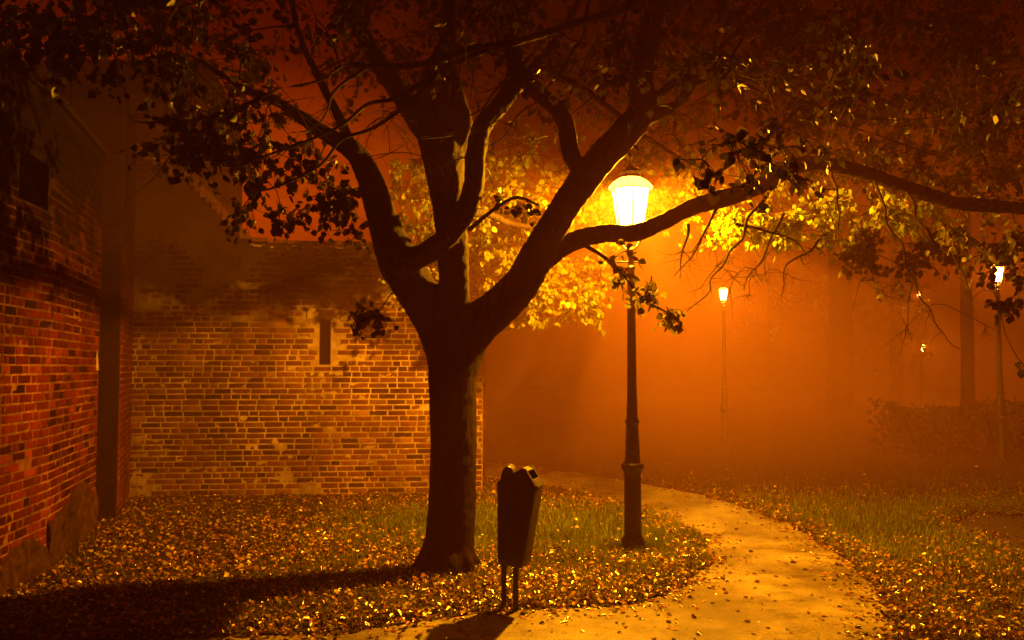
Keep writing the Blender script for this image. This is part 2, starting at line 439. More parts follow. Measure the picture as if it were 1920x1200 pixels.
def backing(name, P0, P1, topf, cover, mat, parent, thick=.5, z0=-.3, hole=None, step=.05, base_off=0.002):
    """mortar bed: front grid displaced by cover(u,z), real thickness behind"""
    P0 = Vector((P0[0], P0[1])); P1 = Vector((P1[0], P1[1])); L = (P1-P0).length
    u = (P1-P0)/L; n = Vector((u.y, -u.x)); nu = max(2, int(L/step))
    bm = bmesh.new(); cols = []
    us = [L*i/nu for i in range(nu+1)]
    hu = []
    if hole:
        for h in hole: hu += [h[0], h[1]]
    us = sorted(set([x for x in us if all(abs(x-q) > .02 for q in hu)] + hu))
    zs_n = 90
    grid = []
    for x in us:
        zt = topf(x); col = []
        zz = [z0 + (zt-z0)*i/zs_n for i in range(zs_n+1)]
        for z in zz:
            q = P0 + u*x + n*(base_off + cover(x, z)); col.append(bm.verts.new((q.x, q.y, z)))
        grid.append((x, zz, col))
    for (xa, za, ca), (xb, zb, cb) in zip(grid[:-1], grid[1:]):
        for j in range(zs_n):
            zm = (za[j]+za[j+1])/2; xm = (xa+xb)/2
            if hole and any(h[0] <= xm <= h[1] and h[2] <= zm <= h[3] for h in hole): continue
            bm.faces.new((ca[j], cb[j], cb[j+1], ca[j+1]))
    # back, top and ends
    bk = []
    for x, zz, c in grid:
        q = P0 + u*x - n*thick; bk.append((bm.verts.new((q.x, q.y, z0)), bm.verts.new((q.x, q.y, zz[-1]))))
    for (a, b), (ga, gb) in zip(zip(bk[:-1], bk[1:]), zip(grid[:-1], grid[1:])):
        bm.faces.new((a[0], a[1], b[1], b[0])); bm.faces.new((ga[2][-1], gb[2][-1], b[1], a[1]))
    bm.faces.new(list(grid[0][2]) + [bk[0][1], bk[0][0]]); bm.faces.new(list(reversed(grid[-1][2])) + [bk[-1][0], bk[-1][1]])
    return bm_obj(name, bm, mat, parent)
def nz3(x, y, z, s=1): return mnoise.fractal(Vector((x*s, y*s, z*s)), 1.0, 2.0, 4)

# back wall: from the corner with the left building to its free end behind the trunk
BW0 = (at(243, 600, 12.30).x, 12.30); BW1 = (at(905, 600, 12.75).x, 12.75)
BL = math.hypot(BW1[0]-BW0[0], BW1[1]-BW0[1])
def u_of(px): return (at(px, 600, 12.4).x - BW0[0])
tops = [(u_of(240), 4.80), (u_of(300), 4.62), (u_of(318), 4.44), (u_of(345), 4.40), (u_of(458), 3.50), (u_of(470), 3.47), (BL+.2, 3.47)]
def bw_top(x):
    for (a, za), (b, zb) in zip(tops[:-1], tops[1:]):
        if x <= b: return za + (zb-za)*(x-a)/(b-a) + .012*mnoise.noise(Vector((x*2, 3, 1)))
    return 3.47
def bw_cover(x, z):
    hi = max(0, min(1, (z-2.35)/.5)); v = nz3(x, 0, z, 1.2)
    c = .02*hi*(v+.35) + .012*max(0, nz3(x, 5, z, 2.5)-.45)
    lo = .016*max(0, nz3(x, 9, z, 1.5)-.3) * max(0, 1-z/.8)
    return max(-.004, min(.03, c + lo)) + .0035*nz3(x, 2, z, 14)
slit = (u_of(597), u_of(618), H - (685-690)/F*12.5 + .01, H + (690-600)/F*12.5)
slit = (slit[0], slit[1], 1.79, 2.42)
bw = empty('brick_wall', ((BW0[0]+BW1[0])/2, 12.5, 0), 'old low brick wall with a narrow window slit, standing behind the big tree', 'wall')
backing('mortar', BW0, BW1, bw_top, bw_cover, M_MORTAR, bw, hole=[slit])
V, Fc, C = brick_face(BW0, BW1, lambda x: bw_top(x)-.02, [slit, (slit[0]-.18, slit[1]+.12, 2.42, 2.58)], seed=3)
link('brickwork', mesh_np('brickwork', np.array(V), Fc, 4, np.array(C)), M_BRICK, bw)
# free end faced with bricks
BE1 = (BW1[0]+.02, BW1[1]+.5)
V, Fc, C = brick_face((BW1[0]+.001, BW1[1]), (BW1[0]+.02, BW1[1]+.5), lambda x: 3.45, seed=8)
link('end_brickwork', mesh_np('end_brickwork', np.array(V), Fc, 4, np.array(C)), M_BRICK, bw)
# slit recess, lintel, coping
def wall_box(name, P0, P1, ua, ub, oa, ob, za, zb, mat, parent, bev=.006):
    P0 = Vector((P0[0], P0[1])); P1 = Vector((P1[0], P1[1])); u = (P1-P0).normalized(); n = Vector((u.y, -u.x))
    bm = bmesh.new(); vs = []
    for a in (ua, ub):
        for o in (oa, ob):
            for z in (za, zb):
                q = P0 + u*a + n*o; vs.append(bm.verts.new((q.x, q.y, z)))
    for f in ((0,1,3,2),(4,6,7,5),(0,4,5,1),(2,3,7,6),(0,2,6,4),(1,5,7,3)): bm.faces.new([vs[i] for i in f])
    return bm_obj(name, bm, mat, parent, bev)
bmr = bmesh.new()
P0 = Vector(BW0); uu = (Vector(BW1)-P0).normalized(); nn = Vector((uu.y, -uu.x))
c4 = []
for o in (-.001, -.32):
    c4.append([bmr.verts.new((*(P0+uu*a+nn*o), z)) for a, z in ((slit[0], slit[2]), (slit[1], slit[2]), (slit[1], slit[3]), (slit[0], slit[3]))])
for j in range(4): bmr.faces.new((c4[0][j], c4[0][(j+1)%4], c4[1][(j+1)%4], c4[1][j]))
bmr.faces.new(c4[1])
so = bm_obj('window_slit', bmr, M_DARK, bw)
wall_box('lintel', BW0, BW1, slit[0]-.17, slit[1]+.11, -.05, .024, 2.425, 2.575, M_STONE, bw)
# coping of loose bricks and tiles along the top
T = bmesh.new(); x = u_of(462)
rr = random.Random(5)
while x < BL:
    w = rr.uniform(.2, .3); z = bw_top(x) + rr.uniform(-.006, .012)
    pr = rr.uniform(.03, .06); th = rr.uniform(.035, .05)
    vs = []
    for a in (x+.004, min(x+w-.004, BL+.04)):
        for o in (-.54, pr):
            for zz in (z-.005, z+th): q = P0+uu*a+nn*o; vs.append(T.verts.new((q.x, q.y, zz)))
    for f in ((0,1,3,2),(4,6,7,5),(0,4,5,1),(2,3,7,6),(0,2,6,4),(1,5,7,3)): T.faces.new([vs[i] for i in f])
    x += w
fl = bmesh.new()
for _ in range(46):      # crumbs of pale mortar under the coping
    a = rr.uniform(u_of(466), BL-.1); w = rr.uniform(.02, .09); z = bw_top(a) - rr.uniform(.005, .05); h = rr.uniform(.008, .028)
    vs = [fl.verts.new((*(P0+uu*aa+nn*o), zz)) for aa in (a, a+w) for o in (0, rr.uniform(.02, .035)) for zz in (z-h, z)]
    for f in ((0,1,3,2),(4,6,7,5),(0,4,5,1),(2,3,7,6),(0,2,6,4),(1,5,7,3)): fl.faces.new([vs[i] for i in f])
bm_obj('coping_mortar', fl, M_STONE, bw, .004)
# raking, stepped tile edge
for (pa, pb) in ((458, 345), (345, 318), (318, 243)):
    xa, xb = u_of(pa), u_of(pb); za, zb = bw_top(xa), bw_top(xb)
    n = max(2, int(math.hypot(xb-xa, zb-za)/.11))
    for i in range(n):
        x0 = xa + (xb-xa)*i/n; x1 = xa + (xb-xa)*(i+1.25)/n; z = za + (zb-za)*(i+1)/n + rr.uniform(-.008, .008)
        vs = []
        for a in (x0, x1):
            for o in (-.52, rr.uniform(.03, .06)):
                for zz in (z-.055, z+.03): q = P0+uu*a+nn*o; vs.append(T.verts.new((q.x, q.y, zz)))
        for f in ((0,1,3,2),(4,6,7,5),(0,4,5,1),(2,3,7,6),(0,2,6,4),(1,5,7,3)): T.faces.new([vs[i] for i in f])
bm_obj('coping', T, M_ROOF, bw, .006)

# left boundary wall (three kinked faces) with a square pier and a higher house behind
L0 = (-3.35, 4.6); LA = (-3.84, 6.84); LB = (-3.96, 7.79); LC = (-4.44, 9.75)
lw = empty('brick_wall', (-4.1, 7.5, 0), 'tall kinked red brick wall with crumbling render patches, along the left edge', 'wall')
LTOP = 4.05
def lw_cover(seed):
    def f(x, z):
        e = .42 + .42*mnoise.noise(Vector((x*1.1, seed, z*1.1))) + .06*mnoise.noise(Vector((x*7, seed, z*7)))
        m = max(0, min(1, (e - z)/.12))
        m *= 1 if nz3(x, seed, z, 1.3) > -.38 else .0
        return -.02 + .05*m + (.022*m)*nz3(x, seed, z, 5)
    return f
wz = lambda py, px, D: at(px, py, D).z
def proj_hole(P0, P1, pxa, pxb, zlo, zhi):
    P0v, P1v = Vector(P0), Vector(P1); d = P1v-P0v; L = d.length; out = []
    for px in (pxa, pxb):
        s = (px-960)/F/math.cos(PITCH); t = (s*P0v.y - P0v.x)/(d.x - s*d.y); out.append(t*L)
    return (min(out), max(out), zlo, zhi)
segs = [(L0, LA, 31), (LA, LB, 32), (LB, LC, 33)]
hA = proj_hole(LA, LB, 28, 84, 3.08, 3.48)
for (a, b, sd) in segs:
    hh = [hA] if sd == 32 else None
    backing('mortar', a, b, lambda x: LTOP, lambda x, z: .003*nz3(x, sd, z, 14), M_MORTAR2, lw, hole=hh, thick=.4)
    backing('render_patch', a, b, lambda x: 1.6, lw_cover(sd), M_RENDER, lw, thick=.1)
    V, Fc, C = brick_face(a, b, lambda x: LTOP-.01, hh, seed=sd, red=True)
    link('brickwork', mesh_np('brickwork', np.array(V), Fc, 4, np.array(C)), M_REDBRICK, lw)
# window niche
P0 = Vector(LA); uu = (Vector(LB)-P0).normalized(); nn = Vector((uu.y, -uu.x)); bmr = bmesh.new(); c4 = []
for o in (-.001, -.3):
    c4.append([bmr.verts.new((*(P0+uu*a+nn*o), z)) for a, z in ((hA[0], hA[2]), (hA[1], hA[2]), (hA[1], hA[3]), (hA[0], hA[3]))])
for j in range(4): bmr.faces.new((c4[0][j], c4[0][(j+1)%4], c4[1][(j+1)%4], c4[1][j]))
bmr.faces.new(c4[1]); bm_obj('window_niche', bmr, M_DARK, lw)
for (a, b, sd) in segs:
    wall_box('coping', a, b, -.02, (Vector(b)-Vector(a)).length+.02, -.45, .05, LTOP+.001*sd/31, LTOP+.06, M_SHADE, lw)
# pier and the return wall that meets the back wall
pr = empty('brick_pier', (-4.9, 10.6, 0), 'brick pier with shade-dark front in the corner between the left wall and the back wall', 'pier')
PA = (-4.95, 10.25); PB = (-4.50, 10.42); PC = (-5.14, 12.28)
for a, b, sd in ((PB, PC, 42),):
    backing('mortar', a, b, lambda x: 5.0, lambda x, z: .003*nz3(x, sd, z, 12), M_MORTAR2, pr, thick=.3)
    V, Fc, C = brick_face(a, b, lambda x: 4.98, seed=sd, red=True)
    link('brickwork', mesh_np('brickwork', np.array(V), Fc, 4, np.array(C)), M_REDBRICK, pr)
wall_box('shade_dark_front', PA, PB, -.1, (Vector(PB)-Vector(PA)).length, -.3, .02, -.1, 5.0, M_SHADE, pr, .02)  # shade on the pier front painted as a dark colour
# old downpipe at the end of the left wall
dp = at(172, 640, 9.78)
T = Tubes(); T.add(catmull([(Vector((dp.x+.05, 9.66, 3.0)), .04), (Vector((dp.x+.06, 9.66, 2.2)), .04), (Vector((dp.x+.10, 9.62, 1.85)), .042), (Vector((dp.x+.12, 9.62, 1.72)), .036)], .05), 12)
tag(link('downpipe', T.mesh('downpipe'), M_STONE), 'short pale downpipe stub on the far end of the left brick wall', 'pipe')
hs = empty('brick_building', (-8.5, 14, 0), 'tall dark building rising over the left brick wall and pier', 'building')
bm = bmesh.new(); bm_box(bm, (-13, 12.9, -.2), (-5.25, 17.5, 5.72)); bm_obj('wall', bm, M_SHADE, hs)
bm = bmesh.new()
vs = [bm.verts.new(v) for v in ((-13.3,12.6,5.7),(-5.15,12.6,5.7),(-5.15,17.8,5.7),(-13.3,17.8,5.7),(-13.3,12.6,5.82),(-5.15,12.6,5.82),(-5.15,17.8,5.82),(-13.3,17.8,5.82),(-13.3,15.2,7.0),(-5.15,15.2,7.0))]
for f in ((0,1,5,4),(2,3,7,6),(4,5,9,8),(6,7,8,9),(0,3,2,1)): bm.faces.new([vs[i] for i in f])
bm.faces.new([vs[i] for i in (1,2,6,9,5)]); bm.faces.new([vs[i] for i in (0,4,8,7,3)])
bm_obj('roof', bm, M_SHADE, hs)

# ------------------------------------------------------------------ trees
LEAF_T = np.array([[0,0,0],[-.34,.22,.07],[-.46,.5,.10],[-.26,.82,.05],[0,1.08,-.08],[.26,.82,.05],[.46,.5,.10],[.34,.22,.07],[0,.5,-.03]])
LEAF_F = np.array([[0,8,2,1],[8,4,3,2],[0,7,6,8],[8,6,5,4]])
def leaf_cols(n, kind='tree'):
    t = rng.random(n)[:, None]; b = rng.uniform(.7, 1.25, n)[:, None]
    if kind == 'tree': c = np.array([[.18,.28,.012]])*(1-t) + np.array([[.38,.36,.015]])*t
    elif kind == 'hedge': c = np.array([[.03,.04,.01]])*(1-t) + np.array([[.05,.05,.015]])*t
    else:
        c = np.array([[.62,.34,.06]])*(1-t) + np.array([[.34,.12,.03]])*t
        k = rng.random(n); c[k < .38] = (.09, .04, .018); c[k > .86] = (.62, .5, .14)
    return c*b*(.8 if kind == 'litter' else 1)
def u3(n, drop=0.0):
    v = rng.normal(size=(n, 3)); v /= np.linalg.norm(v, axis=1, keepdims=True); v[:, 2] -= drop; return v/np.linalg.norm(v, axis=1, keepdims=True)

class Tree:
    def __init__(s, root): s.root = root; s.P = []; s.R = []; s.big = Tubes(); s.thin = Tubes(); s.leaf = []
    def limb(s, pts, grow=True, sides=14, rough=.10, dest=None):
        """pts: (px,py,D,width px)"""
        path = [(at(a, b, d), w/2/F*d) for a, b, d, w in pts]
        path = catmull(path, .05); (dest or s.big).add(path, sides, rough)
        if grow:
            for p, r in path[2:]: s.P.append(tuple(p)); s.R.append(r)
    def branch_to(s, goal, sides=6, r_end=.004, maxr=.03, sag=.1):
        P = np.array(s.P); d = np.linalg.norm(P - np.array(goal), axis=1) + .25*np.maximum(0, P[:, 2]-goal[2]-.3)
        i = int(np.argmin(d)); a = Vector(s.P[i]); g = Vector(goal); L = (g-a).length
        if L < .04: return
        r0 = min(s.R[i]*.75, .006 + .011*L, maxr)
        n = max(3, int(L/.10)); pts = []
        off = Vector(rng.normal(size=3))*.10*L
        ph = rng.random()*9
        for k in range(n+1):
            t = k/n; p = a.lerp(g, t) + off*math.sin(math.pi*t) + Vector((0, 0, sag*L*math.sin(math.pi*t)))
            w = .035*min(1, L)*math.sin(math.pi*t)
            p += Vector((mnoise.noise(Vector((t*4*L+ph, 0, 0))), mnoise.noise(Vector((0, t*4*L+ph, 0))), mnoise.noise(Vector((0, 0, t*4*L+ph)))))*w*2
            r = r0*(1-t) + r_end*t; pts.append((p, r))
        s.thin.add(pts, sides, 0, cap=False)
        for p, r in pts[1:]: s.P.append(tuple(p)); s.R.append(r)
    def cluster(s, c, rad, n, size, twigs=5, droop=.35, bare=False, tint=1.0):
        c = np.array(c); dirs = u3(twigs, droop)
        pos = []; dr = []
        per = max(1, n//twigs)
        for d in dirs:
            L = rad*rng.uniform(.6, 1.15); pts = []; m = 5; bend = rng.normal(size=3)*.25*L
            for k in range(m+1):
                t = k/m; p = c + d*L*t + bend*t*t + np.array([0, 0, -.18*L*t*t]); pts.append((Vector(p), .0035*(1-t)+.0013))
            s.thin.add(pts, 3, 0, cap=False)
            if bare:
                for q in range(3):
                    p0 = pts[rng.integers(1, m)][0]; e = p0 + Vector(u3(1, .4)[0])*.12
                    s.thin.add([(p0, .0018), ((p0+e)/2+Vector(rng.normal(size=3))*.01, .0015), (e, .001)], 3, 0, cap=False)
            if not bare:
                tt = rng.uniform(.1, 1.05, per)
                for t in tt:
                    p = c + d*L*t + bend*t*t + np.array([0, 0, -.18*L*t*t]); pos.append(p); dr.append(d)
        if pos:
            pos = np.array(pos); k = len(pos)
            y = np.array(dr)*.5 + u3(k, .0)*.75 + np.array([0, 0, -.55])
            s.leaf.append((pos + rng.normal(size=(k, 3))*.012, y, u3(k), size*rng.uniform(.55, 1.15, k), np.full(k, tint)))
    def fill(s, boxes, size=.07):
        goals = []
        for (x0, x1, y0, y1, d0, d1, n, rad, nl, bare) in boxes:
            for _ in range(n):
                p = at(rng.uniform(x0, x1), rng.uniform(y0, y1), rng.uniform(d0, d1))
                # light put into leaf colour: bright yellow-green lamp side, browner and darkened for silhouettes
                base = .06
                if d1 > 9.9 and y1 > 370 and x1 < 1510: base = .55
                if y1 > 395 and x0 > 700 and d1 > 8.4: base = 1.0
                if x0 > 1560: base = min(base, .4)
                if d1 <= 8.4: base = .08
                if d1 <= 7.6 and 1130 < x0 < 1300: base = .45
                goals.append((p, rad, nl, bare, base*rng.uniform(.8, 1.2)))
        P = np.array(s.P)
        goals.sort(key=lambda g: float(np.min(np.linalg.norm(P-np.array(g[0]), axis=1))))
        for g, rad, nl, bare, tint in goals:
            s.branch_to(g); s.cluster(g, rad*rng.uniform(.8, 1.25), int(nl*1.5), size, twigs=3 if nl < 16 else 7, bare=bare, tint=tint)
    def finish(s, leafmat=M_LEAF, kind='tree', voxel=.022):
        o = link('trunk', s.big.mesh('trunk'), M_BARK, s.root)
        if voxel:
            r = o.modifiers.new('remesh', 'REMESH'); r.mode = 'VOXEL'; r.voxel_size = voxel; r.use_smooth_shade = True
            sm = o.modifiers.new('smooth', 'SMOOTH'); sm.iterations = 8; sm.factor = .6
            tx = bpy.data.textures.new('bark_relief', 'CLOUDS'); tx.noise_scale = .06; tx.noise_depth = 3
            dm = o.modifiers.new('bark_relief', 'DISPLACE'); dm.texture = tx; dm.strength = .022; dm.mid_level = .5; dm.texture_coords = 'LOCAL'
        if s.thin.n: link('branches', s.thin.mesh('branches'), M_BARK, s.root)
        if s.leaf:
            pos = np.concatenate([l[0] for l in s.leaf]); y = np.concatenate([l[1] for l in s.leaf]); z = np.concatenate([l[2] for l in s.leaf]); sc = np.concatenate([l[3] for l in s.leaf]); tn = np.concatenate([l[4] for l in s.leaf])
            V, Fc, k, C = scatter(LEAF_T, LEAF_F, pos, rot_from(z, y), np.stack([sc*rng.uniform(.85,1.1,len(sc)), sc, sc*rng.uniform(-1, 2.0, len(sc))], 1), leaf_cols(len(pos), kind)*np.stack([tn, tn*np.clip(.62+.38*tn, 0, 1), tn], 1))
            link('crown', mesh_np('crown', V, Fc, k, C), leafmat, s.root)
        print('leaves', sum(len(l[0]) for l in s.leaf))

# --- the big linden in front
tb = gnd(840, 1066)
root = empty('linden_tree', (tb.x, tb.y, 0), 'big dark linden with thick forked trunk and spreading limbs over the leaf-strewn ground', 'tree')
D0 = 7.9
t = Tree(root)
t.limb([(836,1078,D0,122),(838,1058,D0,104),(843,1020,D0,93),(848,940,D0,87),(850,850,D0,87),(849,760,D0,88),(849,700,D0,92),(852,650,D0,104),(852,612,D0,118)], False, 24, .05)
for px_, dy_, w_ in ((778, .05, 26), (800, -.22, 30), (846, -.28, 26), (884, -.15, 24), (902, .1, 22), (790, .25, 24)):
    b0 = at(840 + (px_-840)*.45, 1010, D0 + dy_*.3); b1 = at(840 + (px_-840)*.8, 1058, D0 + dy_*.75); b2 = gnd(px_ + (px_-840)*.3, 1066); b2.y += dy_*1.2 - .02; b2.z = -.05
    t.big.add(catmull([(b0, .07), (b1, w_/2/F*7.9*1.2), (b2, .03)], .03), 12, .15)
t.limb([(850,690,7.90,84),(836,640,7.90,86),(812,590,7.78,84),(778,540,7.66,84),(748,490,7.54,82),(728,440,7.42,66),(711,390,7.30,58),(694,335,7.28,50),(668,288,7.28,42),(630,262,7.28,34),(585,235,7.28,28),(520,190,7.28,22),(455,165,7.28,16),(370,110,7.28,11)], True)
t.limb([(665,290,7.18,26),(640,230,7.08,22),(600,150,6.98,18),(560,60,6.88,15),(540,-60,6.78,12)])
t.limb([(742,492,7.45,60),(790,480,7.35,44),(830,452,7.25,42),(866,410,7.15,42),(888,350,7.05,42),(892,290,6.98,40),(905,235,6.98,38),(940,195,6.98,36),(968,150,6.98,38),(962,90,6.98,34),(950,30,6.98,32),(925,-40,6.98,28),(900,-160,6.98,20)])
t.limb([(856,690,7.90,84),(872,640,7.90,84),(898,608,7.85,80),(938,575,7.80,74),(980,530,7.74,70),(1005,480,7.66,66),(1035,425,7.58,58),(1075,365,7.49,58),(1125,300,7.45,62),(1175,245,7.45,60),(1203,205,7.45,52),(1204,140,7.45,44),(1212,75,7.45,42),(1232,20,7.45,38),(1262,-60,7.45,30)])
t.limb([(990,520,7.68,40),(1030,480,7.74,40),(1075,452,7.80,38),(1130,438,7.86,38),(1190,437,7.92,36),(1240,418,7.98,34),(1300,388,8.04,34),(1370,368,8.10,36),(1430,345,8.16,36),(1490,312,8.22,32),(1550,308,8.28,28),(1630,328,8.34,28),(1700,352,8.40,28),(1790,380,8.46,26),(1860,386,8.52,26),(1950,392,8.58,24),(2080,380,8.64,18)])
t.limb([(1100,335,7.43,34),(1082,312,7.36,34),(1068,280,7.29,36),(1062,235,7.22,34),(1040,200,7.15,34),(1005,170,7.08,34),(972,135,7.01,36),(958,80,6.94,24),(985,20,6.87,18),(1010,-70,6.80,12)])
t.limb([(1195,235,7.5,22),(1235,215,7.5,24),(1275,190,7.5,20),(1300,160,7.5,18),(1345,140,7.5,15),(1400,160,7.5,11),(1440,180,7.5,8)])
t.limb([(1208,205,7.5,22),(1250,165,7.5,18),(1300,132,7.5,16),(1360,80,7.5,14),(1420,20,7.5,12),(1480,-80,7.5,9)])
t.limb([(1350,140,D0,13),(1420,150,D0,13),(1500,190,D0,12),(1590,215,D0,11),(1690,225,D0,9),(1780,215,D0,7),(1880,195,D0,5)])
t.limb([(1400,165,D0,9),(1480,215,D0-.1,8),(1600,240,D0-.1,8),(1750,290,D0-.1,7),(1880,330,D0-.1,5)])
# a nearer branch of the same tree sweeping over to the left
t.limb([(1262,-60,D0,20),(1180,10,7.2,19),(1060,50,6.8,20),(960,80,6.6,20),(880,92,6.5,19),(790,120,6.4,17),(700,125,6.3,14),(650,120,6.3,12),(600,150,6.2,11),(520,165,6.2,10),(450,150,6.1,8),(400,125,6.1,6),(360,95,6.1,5)])
t.limb([(920,92,6.5,12),(850,120,6.4,12),(800,150,6.4,11),(740,185,6.3,9),(690,195,6.3,7),(640,235,6.2,6),(560,270,6.2,5),(470,298,6.1,4),(380,300,6.1,3)], dest=t.thin, sides=8)
t.limb([(820,138,6.4,9),(770,190,6.3,7),(700,240,6.3,7),(640,262,6.2,6),(600,310,6.2,5),(520,350,6.1,4),(460,362,6.1,3)], dest=t.thin, sides=8)
t.limb([(520,168,6.2,7),(450,200,6.1,5),(380,222,6.1,5),(300,230,6.0,3.5),(250,228,6.0,2.5)], dest=t.thin, sides=8)
t.limb([(1100,462,D0-.1,8),(1130,480,7.6,7),(1165,510,7.5,6),(1205,560,7.45,5),(1250,585,7.4,3)], dest=t.thin, sides=8)
t.limb([(880,430,D0-.1,9),(930,390,7.5,7),(970,370,7.4,6),(1010,385,7.4,4)], dest=t.thin, sides=8)
t.limb([(1500,200,D0,8),(1460,240,7.4,7),(1420,270,6.4,6),(1360,290,5.6,5)], dest=t.thin, sides=8)
def hanging(pts, w0, w1, side=6, leafy=0):
    """a thin crooked hanging twig with side twiglets; pts in (px, py, D)"""
    P_ = [at(*p) for p in pts]; n_ = len(P_); path = catmull([(p, 1.0) for p in P_], .05)
    m_ = len(path); out = []; ph = rng.random()*50
    for k_, (p, _) in enumerate(path):
        u_ = k_/(m_-1); jit = Vector((mnoise.noise(Vector((k_*.23+ph, 0, 0))), mnoise.noise(Vector((0, k_*.23+ph, 0))), .6*mnoise.noise(Vector((0, 0, k_*.23+ph)))))*.055*min(1, u_*4)
        out.append((p + jit, (w0*(1-u_) + w1*u_)/2/F*8))
    t.thin.add(out, 5, 0, cap=False)
    for p, r_ in out[1:]: t.P.append(tuple(p)); t.R.append(r_)
    for _ in range(side):
        k_ = int(rng.integers(m_//4, m_)); p, r_ = out[k_]; d = Vector(u3(1, .7)[0]); L = rng.uniform(.10, .34); q = [(p, r_*.6)]
        for z_ in range(1, 6): d = (d + Vector(rng.normal(size=3))*.35 + Vector((0, 0, -.08))).normalized(); q.append((q[-1][0] + d*L/5, max(.0008, r_*.6*(1-z_/6))))
        t.thin.add(q, 3, 0, cap=False)
for pts in ([(1345,388,8.1),(1322,430,8.0),(1300,475,8.0),(1262,520,8.0)], [(1440,362,8.1),(1395,430,8.0),(1352,500,7.9),(1330,545,7.8),(1285,585,7.7)],
            [(1470,400,8.2),(1440,460,8.1),(1415,500,8.1),(1398,545,8.1)], [(1545,440,8.3),(1500,480,8.2),(1470,510,8.2),(1462,556,8.2)],
            [(1560,320,8.3),(1572,400,8.2),(1560,470,8.2)], [(1640,340,8.3),(1672,430,8.1),(1712,520,8.0),(1748,590,7.9),(1775,640,7.8),(1800,655,7.8)],
            [(1700,360,8.3),(1750,450,8.0),(1800,500,7.8),(1822,560,7.7)], [(1380,420,8.2),(1460,440,8.1),(1520,480,8.1)], [(1290,420,8.1),(1285,470,8.1),(1275,510,8.1)],
            [(700,120,6.3),(640,160,6.3),(600,230,6.2),(560,250,6.2)], [(1000,100,6.8),(940,160,6.8),(900,200,6.8),(850,240,6.7)], [(1180,0,7.2),(1150,90,7.2),(1120,170,7.2),(1040,240,7.2)],
            [(1110,-20,7.2),(1085,80,7.1),(1040,150,7.1),(990,200,7.1),(940,260,7.1),(880,290,7.0),(830,310,7.0)], [(1420,20,7.6),(1380,90,7.6),(1350,150,7.5),(1340,230,7.4)]):
    hanging(pts, 7, 1.6, 9)
#  x0,x1,y0,y1,d0,d1,n,rad,leaves,bare
t.fill([
 (270,640,190,310,6.2,8.0,26,.26,26,False),
 (450,660,300,410,6.8,7.8,12,.20,24,False),
 (500,560,390,425,7.2,7.4,2,.13,22,False), (600,660,340,400,7.3,7.6,3,.15,22,False),
 (655,700,395,470,8.1,8.4,3,.14,14,False),
 (660,760,585,620,7.5,7.7,4,.13,16,False),
 (0,420,-160,130,5.0,7.5,54,.30,30,False),
 (300,1000,-260,150,6.0,9.0,80,.32,30,False),
 (900,1500,-260,140,6.0,9.5,80,.32,30,False),
 (1400,2050,-260,220,6.0,9.5,130,.32,30,False),
 (1500,2000,180,340,8.7,10.5,60,.28,28,False),
 (1140,1190,480,535,7.3,7.6,5,.13,5,False), (1190,1235,535,575,7.3,7.6,7,.13,6,False), (1235,1275,570,600,7.3,7.5,6,.11,6,False),
 (1140,1190,470,520,7.4,7.6,2,.12,8,False),
 (900,1010,370,400,7.3,7.6,3,.14,14,False),
 (1310,1400,255,330,4.6,5.4,5,.20,10,False), (1370,1540,250,350,5.2,7.0,12,.22,9,False),
 (1340,1560,395,450,8.6,9.8,20,.18,24,False),
 (1590,1780,430,500,8.6,9.8,18,.20,28,False),
 (1500,1700,350,430,8.6,9.8,12,.22,22,False),
 (1740,1960,405,480,7.4,8.8,16,.22,22,False),
 (1840,1920,500,590,6.9,7.4,5,.14,12,False), (1905,1940,650,700,6.9,7.2,1,.10,8,False),
 (1270,1350,430,540,8.2,9.4,7,.22,0,True), (1350,1520,470,560,8.2,9.2,8,.2,0,True), (1560,1860,500,620,8.0,9.0,7,.2,0,True),
 (700,1100,180,330,7.0,8.5,7,.28,0,True),
 (1000,1250,60,250,7.0,9.0,10,.28,10,False), (900,1900,0,330,6.5,9.5,50,.4,0,True), (300,900,0,300,6,8,26,.4,0,True),
])
D1 = 8.1
t.limb([(850,760,7.90,50),(852,650,7.80,60),(852,560,7.62,60),(850,470,7.44,60),(843,400,7.40,62),(834,330,7.40,72),(826,270,7.40,84),(818,220,7.40,72),(812,150,7.40,52),(838,80,7.40,34),(842,20,7.40,28),(842,-80,7.40,24),(840,-260,7.40,18)], True, 20, .06)
t.limb([(826,290,7.4,50),(790,235,7.4,46),(745,170,7.4,40),(700,100,7.4,34),(660,20,7.4,26),(620,-100,7.4,18)])
t.limb([(840,300,7.4,40),(872,240,7.4,34),(860,180,7.4,26),(840,110,7.4,26)])
t.limb([(850,330,7.40,30),(900,250,7.70,28),(960,170,8.00,22),(1040,80,8.30,18),(1110,-40,8.60,14)])
t.limb([(1000,130,8.00,18),(1080,160,8.20,18),(1150,210,8.40,16),(1230,270,8.60,12),(1330,320,8.80,8),(1450,340,9.00,5)])
t.limb([(860,400,7.50,22),(910,400,8.40,18),(960,420,9.30,14),(1020,430,10.20,10),(1080,440,11.10,7)])
t.fill([
 (890,1000,410,590,10.9,12.1,46,.22,44,False),
 (990,1130,390,580,10.7,12.0,56,.22,44,False),
 (1060,1110,560,590,11,11.5,4,.13,20,False), (950,1030,570,610,11,11.5,5,.13,20,False),
 (740,810,290,580,10.8,12.0,34,.24,30,False),
 (890,1080,270,400,10,12,26,.28,28,False),
 (1080,1330,130,380,9.8,12,44,.28,28,False),
 (1180,1500,280,420,9.8,11.5,26,.26,26,False),
 (300,900,-200,200,10,13,54,.34,28,False),
 (900,1500,-200,180,10,13,60,.34,28,False),
 (1450,1900,-100,330,10,13,50,.32,28,False),
 (1330,1900,360,420,9.5,11.5,20,.26,24,False),
])
t.finish()

